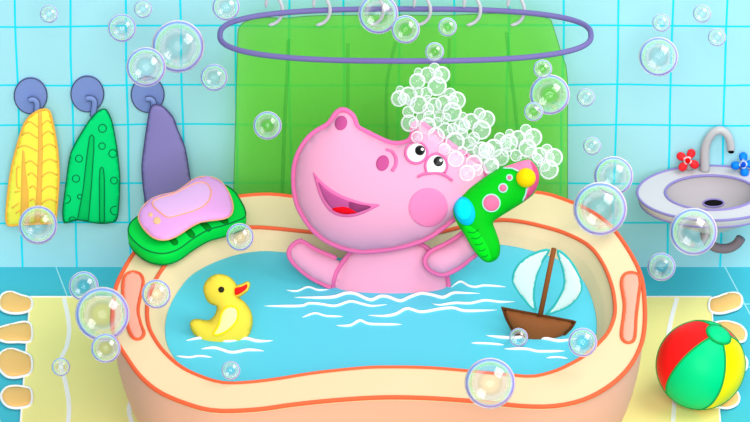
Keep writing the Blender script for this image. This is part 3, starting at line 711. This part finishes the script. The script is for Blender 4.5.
def curtain_material(h, a, tint):
    m = bpy.data.materials.new('curtain_film'); m.use_nodes = True; nt = m.node_tree; nt.nodes.clear()
    out = N(nt, 'ShaderNodeOutputMaterial'); tr = N(nt, 'ShaderNodeBsdfTransparent'); df = N(nt, 'ShaderNodeBsdfDiffuse'); mx = N(nt, 'ShaderNodeMixShader')
    tr.inputs[0].default_value = tint; df.inputs[0].default_value = lin(h); mx.inputs[0].default_value = a
    nt.links.new(tr.outputs[0], mx.inputs[1]); nt.links.new(df.outputs[0], mx.inputs[2]); nt.links.new(mx.outputs[0], out.inputs[0])
    return m
CM = curtain_material('#74DC50', .42, (.66, 1, .28, 1))
top = crom([(238, 29), (245, 22), (262, 17.5), (284, 18.2), (310, 16), (345, 15.3), (400, 15), (440, 15.5), (480, 14), (515, 12.5), (532, 12.5), (551, 20)], 6, False)
topx = np.array([p[0] for p in top]); topy = np.array([p[1] for p in top])
lx = lambda y: np.interp(y, [29, 200, 330], [238, 233.5, 232]); rxx = lambda y: np.interp(y, [20, 52, 66, 80, 120, 330], [551, 561, 566, 567.5, 567.5, 567.5])
V = []; Fs = []; nu, nv = 120, 50
for j in range(nv + 1):
    for i in range(nu + 1):
        s = i / nu; yt = 29 - 9 * s; y = yt + (300 - yt) * j / nv
        x = lx(y) + (rxx(y) - lx(y)) * s
        y += (np.interp(x, topx, topy) - yt) * (1 - j / nv)
        Yc = CYY + .006 * math.sin(s * 37) * (.3 + .7 * j / nv)
        V.append(on((Vector((0, Yc, 0)), Vector((0, -1, 0))))(float(x), float(y)))
for j in range(nv):
    for i in range(nu): a = j * (nu + 1) + i; Fs.append((a, a + 1, a + nu + 2, a + nu + 1))
cur = thing('shower_curtain', (V[0].x * .5 + V[nu].x * .5, CYY, .02), 'see-through green shower curtain hanging from the oval rail', 'shower curtain')
cs = make('curtain_sheet', V, Fs, CM, cur)
cf = make_ = None
PM = curtain_material('#48C040', .22, (.84, .92, .95, 1))
bC = bvh_of(V, Fs)
for pts, w_ in (([(288.5, 39), (287, 80), (284.5, 125), (282, 210)], 2.0), ([(348, 43), (348, 80), (347.5, 130), (347, 210)], 1.8), ([(396, 41), (391, 62), (387, 85), (386.5, 125), (388, 180)], 1.8),
            ([(449.5, 38), (449, 60), (449, 90), (452, 160)], 1.7), ([(506.5, 32), (511, 75), (516, 115), (520, 170)], 1.9)):
    Q = resample(crom(pts, 6, False), 4, False)
    P = [hit(bC, x, y) - ray(x, y) * .004 for x, y in Q]; V = []; Fs = []
    for p in P: V += [p + Vector((w_ * PX, 0, 0)), p + Vector((0, -.003, 0)), p - Vector((w_ * PX, 0, 0))]
    for i in range(len(P) - 1):
        a = 3 * i; Fs += [(a, a + 1, a + 4, a + 3), (a + 1, a + 2, a + 5, a + 4)]
    make('fold_shade', V, Fs, PM, cur)  # fold shade put in as darker green strips over the sheet
edge = [(lx(y), y) for y in range(29, 230, 6)]
tube('hem', [prC(float(lx(y)), y) for y in range(230, 29, -6)] + [prC(x, y) for x, y in top[2:]] + [prC(float(rxx(y)), y) for y in range(24, 230, 6)], .45 * PX, mat('#5A9A60'), cur)

# ------------------------------------------------------------------ sink
SP = mat('#8F84C2'); SW = mat('#D0CACE', .4); SG = mat('#C6C2C6', .4); GY = mat('#BEBCBE', .4, .3)
zS = wp(712, 165.5).z; sp_ = on(hplane(zS))
bk_ = sp_(712, 165.5).y; ft = sp_(712, 220).y; sry = (bk_ - ft) / 2; scy = (bk_ + ft) / 2 - .003; scx = sp_(711, 190).x; srx = 77 * PX
sink = thing('sink', (scx, WY, zS - .15), 'round white wall sink with purple edges and curved grey tap', 'sink')
def er_(s, z, rx=srx, ry=sry, cy=None): return [Vector((scx + rx * s * math.cos(2 * math.pi * i / 72), (scy if cy is None else cy) + ry * s * math.sin(2 * math.pi * i / 72), z)) for i in range(72)]
bx, by = 48 * PX, sry * 17.5 / 27.5
V, Fs = loft([er_(.05, zS - .1, bx, by), er_(.5, zS - .095, bx, by), er_(.8, zS - .06, bx, by), er_(.96, zS - .02, bx, by), er_(1, zS, bx, by)]); 
cy2 = scy
basin = make('basin', V + er_(.05, zS - .1, bx, by), Fs, mat('#B3ACB0', .4), sink)
bBs = bvh_of(V, Fs)
V, Fs = loft([er_(1, zS, bx, by), er_(1, zS), er_(1.0, zS - .012), er_(.97, zS - .028), er_(.85, zS - .042), er_(.6, zS - .085), er_(.3, zS - .125), er_(.12, zS - .14)], False, True)
make('rim', V, Fs, SW, sink, smooth=False); bRm = bvh_of(V, Fs)
tube('rim_edge', er_(1, zS), 1.4 * PX, SP, sink, True); tube('rim_edge', er_(.965, zS - .03), 1.3 * PX, SP, sink, True); tube('rim_edge', er_(1, zS + .001, bx, by), 1.4 * PX, SP, sink, True)
dr, _ = patch('drain', ell(713.5, 203, 9.5, 3.2), bBs, .002, mat('#080808'), sink, 1.3, .001); tube('drain_ring', drawn(ell(713.5, 203, 10.3, 3.9, n=40), bBs, .002, True, 1.3), .9 * PX, SP, dr, True)
pf = on((Vector((0, scy + .03, 0)), Vector((0, -1, 0))))
Q = resample(crom([(705, 222), (705, 234), (708, 242), (716, 247.5), (727, 248.5), (736, 244.5), (741, 238)], 6, False), 2, False)
tube('drain_pipe', [pf(x, y) for x, y in Q], 5.2 * PX, mat('#83767F'), sink, sides=14)
yf = bk_ - .035; pf = on((Vector((0, yf, 0)), Vector((0, -1, 0))))
Q = resample(crom([(705, 169), (704.8, 158), (705.5, 147), (709, 138), (715, 131.5), (722, 130.5), (728, 136), (730.5, 144), (731, 151)], 6, False), 2, False)
P = [pf(x, y) for x, y in Q]; P[0].z = zS - .002
fa = tube('faucet', P, [(5.0 - 1.0 * i / len(P)) * PX for i in range(len(P))], GY, sink, sides=16)
e = P[-1]; V, Fs = sphere_geo(Vector((0, 0, 0)), 1, 20, 10); make('spout_hole', [Vector((e.x + v.x * 3.2 * PX, e.y - .012 + v.y * .004, e.z + v.z * 1.9 * PX + .003)) for v in V], Fs, mat('#080808'), fa)
for (cx_, cy_, angs, h1, h2, lab) in ((687.7, 160.6, (148, 64, -30, -128), '#FF2B32', '#E00000', 'red tap handle'), (743.2, 164.6, (90, 187, 280, 5), '#0A80FA', '#0047C8', 'blue tap handle')):
    b0 = sp_(cx_ + 2, 169.5); pl = vplane(0, 25, Vector((0, b0.y - .03, b0.z + .025)))
    pr = on(pl); ce = pr(cx_, cy_)
    st = tube('tap_stem', [Vector((b0.x, b0.y, zS - .002)), ce + Vector((0, .02, -.005))], 3.2 * PX, GY, sink, sides=12)
    q = []
    for i in range(120):
        a = 360 * i / 120; r = 3.5
        for g in angs:
            dd = abs((a - g + 180) % 360 - 180)
            if dd < 38: r = max(r, 3.0 + 9.6 * math.cos(math.radians(dd * 90 / 38)) ** .45)
        q.append((cx_ + r * math.cos(math.radians(a)), cy_ - r * math.sin(math.radians(a))))
    kn, bk2 = puff('tap_handle', q, pl, .012, mat(h1, .4), sink, 1.4); kn['label'] = lab
    patch('hub', ell(cx_, cy_, 4.3, 4.3), bk2, .003, mat('#F4C8CC' if h1[1] == 'F' else '#BFD2F4'), kn, 1.2, .001); patch('hub_cap', ell(cx_, cy_, 2.9, 2.9), bk2, .004, mat(h2), kn, 1, .003)

# ------------------------------------------------------------------ soap bubbles in the air
BUB, nt, rc = film('soap_film', [(0, .0), (.10, .01), (.19, .13), (.26, .06), (.36, .34), (.45, .30), (.52, .80), (.68, .85), (.76, .92), (1, 1)],
     [(0, (0.80, 0.80, 0.80, 1)), (.20, (0.75, 0.80, 0.80, 1)), (.28, (0.44, 0.71, 0.40, 1)), (.36, (0.24, 0.66, 0.16, 1)), (.46, (0.57, 0.75, 0.75, 1)), (.53, (0.13, 0.28, 0.66, 1)), (.66, (0.20, 0.22, 0.60, 1)), (.74, (0.80, 0.77, 0.80, 1))],
     [(0, (0.80, 0.80, 0.80, 1)), (.20, (0.80, 0.77, 0.80, 1)), (.28, (0.57, 0.71, 0.62, 1)), (.36, (0.40, 0.66, 0.44, 1)), (.46, (0.66, 0.71, 0.80, 1)), (.53, (0.26, 0.32, 0.73, 1)), (.66, (0.41, 0.11, 0.57, 1)), (.74, (0.80, 0.75, 0.80, 1))], .16)
bubbles = [
 (49, 14, 9, .9, 'small soap bubble high on the wall above the yellow towel\'s hook'),
 (122, 28, 14, .9, 'medium soap bubble left of the largest bubble at top left'),
 (143, 9, 9, .9, 'small soap bubble at the top edge above the purple towel'),
 (178, 46.5, 26, .80, 'largest soap bubble above the purple towel'),
 (146, 67, 19.5, .62, 'soap bubble overlapping the top of the purple towel\'s hook'),
 (214, 77.5, 13.5, .88, 'soap bubble on the wall just left of the curtain edge'),
 (226, 7, 13.5, .7, 'soap bubble touching the left end of the oval rail'),
 (267.5, 125.5, 14, .6, 'soap bubble over the curtain left of the hippo\'s snout'),
 (378.3, 14, 19.5, .6, 'large soap bubble at the top of the rail over a curtain hook'),
 (405.6, 29.4, 13.8, .5, 'medium soap bubble inside the oval rail beside a larger one'),
 (447.5, 27, 9.2, .6, 'small soap bubble near the middle of the oval rail'),
 (434.6, 51.7, 9.2, .45, 'small soap bubble on the front of the rail above the foam'),
 (549.7, 94.6, 19.8, .56, 'large soap bubble in front of the curtain\'s right edge'),
 (542.7, 69, 9.2, .5, 'small soap bubble on top of the large one by the curtain\'s right edge'),
 (533.6, 111.6, 9.4, .43, 'small soap bubble at lower left of the large one by the curtain\'s right edge'),
 (585.9, 97.5, 9, .85, 'small soap bubble on the wall just right of the curtain'),
 (661.3, 22.8, 9, .9, 'small soap bubble directly above the big bubble over the sink wall'),
 (702, 13.7, 9, .9, 'small soap bubble nearest the top right of the wall'),
 (717, 37.3, 9, .9, 'small soap bubble high above the sink tap'),
 (658.5, 56.8, 19.5, .88, 'big soap bubble alone on the wall above the sink'),
 (592, 146, 9, .8, 'small soap bubble on the wall between curtain and sink'),
 (613.5, 176, 19.5, .62, 'soap bubble on the wall just left of the sink, upper of two'),
 (600, 209, 26.5, .42, 'very large soap bubble over the bathtub\'s back rim near the sink'),
 (693.6, 231.8, 23.5, .5, 'large soap bubble in front of the sink\'s drain pipe'),
 (661.4, 266.8, 14, .55, 'soap bubble at the foot of the wall below the sink'),
 (38, 225, 19.5, .85, 'large soap bubble over the bottom of the yellow towel'),
 (240, 237, 13.5, .25, 'soap bubble at the end of the green soap dish'),
 (156.3, 294, 14, -.2, 'soap bubble on the tub rim beside the rim\'s left grip'),
 (83.7, 286.2, 14.3, -.1, 'soap bubble at upper left of the very large one by the tub\'s left side'),
 (102.3, 314.2, 26, -.35, 'very large soap bubble against the tub\'s left side over the rug'),
 (105.7, 348.3, 14, -.6, 'soap bubble just below the very large one by the tub\'s left side'),
 (60.9, 366.9, 9, -.1, 'small soap bubble over the rug\'s wavy white stripe'),
 (230.8, 370.4, 9, -.5, 'small soap bubble over the water below the rubber duck'),
 (490, 383.2, 23.8, -.85, 'large soap bubble over the tub\'s front rim'),
 (518.6, 337.3, 9, -.15, 'small soap bubble in front of the toy sailboat\'s hull'),
 (582.7, 342.3, 13.8, -.45, 'soap bubble over the water\'s edge beside the toy sailboat')]
proto = None
for x, y, r, Y, lab in bubbles:
    p = on((Vector((0, min(Y, WY - r * PX - .03), 0)), Vector((0, -1, 0))))(x, y)
    if proto is None:
        V, Fs = sphere_geo(Vector((0, 0, 0)), 1.0, 40, 24); proto = make('soap_bubble', V, Fs, BUB, None); o = proto
    else: o = proto.copy(); COL.objects.link(o)
    o.location = p; o.scale = (r * 1.045 * PX,) * 3
    tag(o, lab, 'bubble', 'soap bubbles floating in the air')

# ------------------------------------------------------------------ light
w = bpy.data.worlds.new('daylight'); sc.world = w; w.use_nodes = True
w.node_tree.nodes['Background'].inputs[0].default_value = (1, 1, 1, 1); w.node_tree.nodes['Background'].inputs[1].default_value = .43
def sun(name, e, ang, d):
    sl = bpy.data.lights.new(name, 'SUN'); sl.energy = e; sl.angle = math.radians(ang); o = bpy.data.objects.new(name, sl); COL.objects.link(o)
    o.rotation_euler = Vector(d).to_track_quat('Z', 'Y').to_euler(); o.location = Vector(d) * 6
sun('front_light', 2.25, 40, (.04, -.86, .52))  # added fill from the camera side, hides shadows behind their objects
al = bpy.data.lights.new('added_softbox', 'AREA'); al.shape = 'RECTANGLE'; al.size = 4.4; al.size_y = 3.0; al.energy = 180  # added softbox out of view: lifts the floor, puts highlights on the bubbles
ao = bpy.data.objects.new('added_softbox', al); COL.objects.link(ao); dv = Vector((.56, -.10, .82)).normalized(); ao.location = dv * 6
ao.rotation_euler = dv.to_track_quat('Z', 'Y').to_euler()
sc.view_settings.view_transform = 'Standard'; sc.view_settings.look = 'None'; sc.view_settings.exposure = 0; sc.view_settings.gamma = 1
sc.view_settings.use_curve_mapping = False
sc.cycles.transparent_max_bounces = 64; sc.cycles.diffuse_bounces = 2
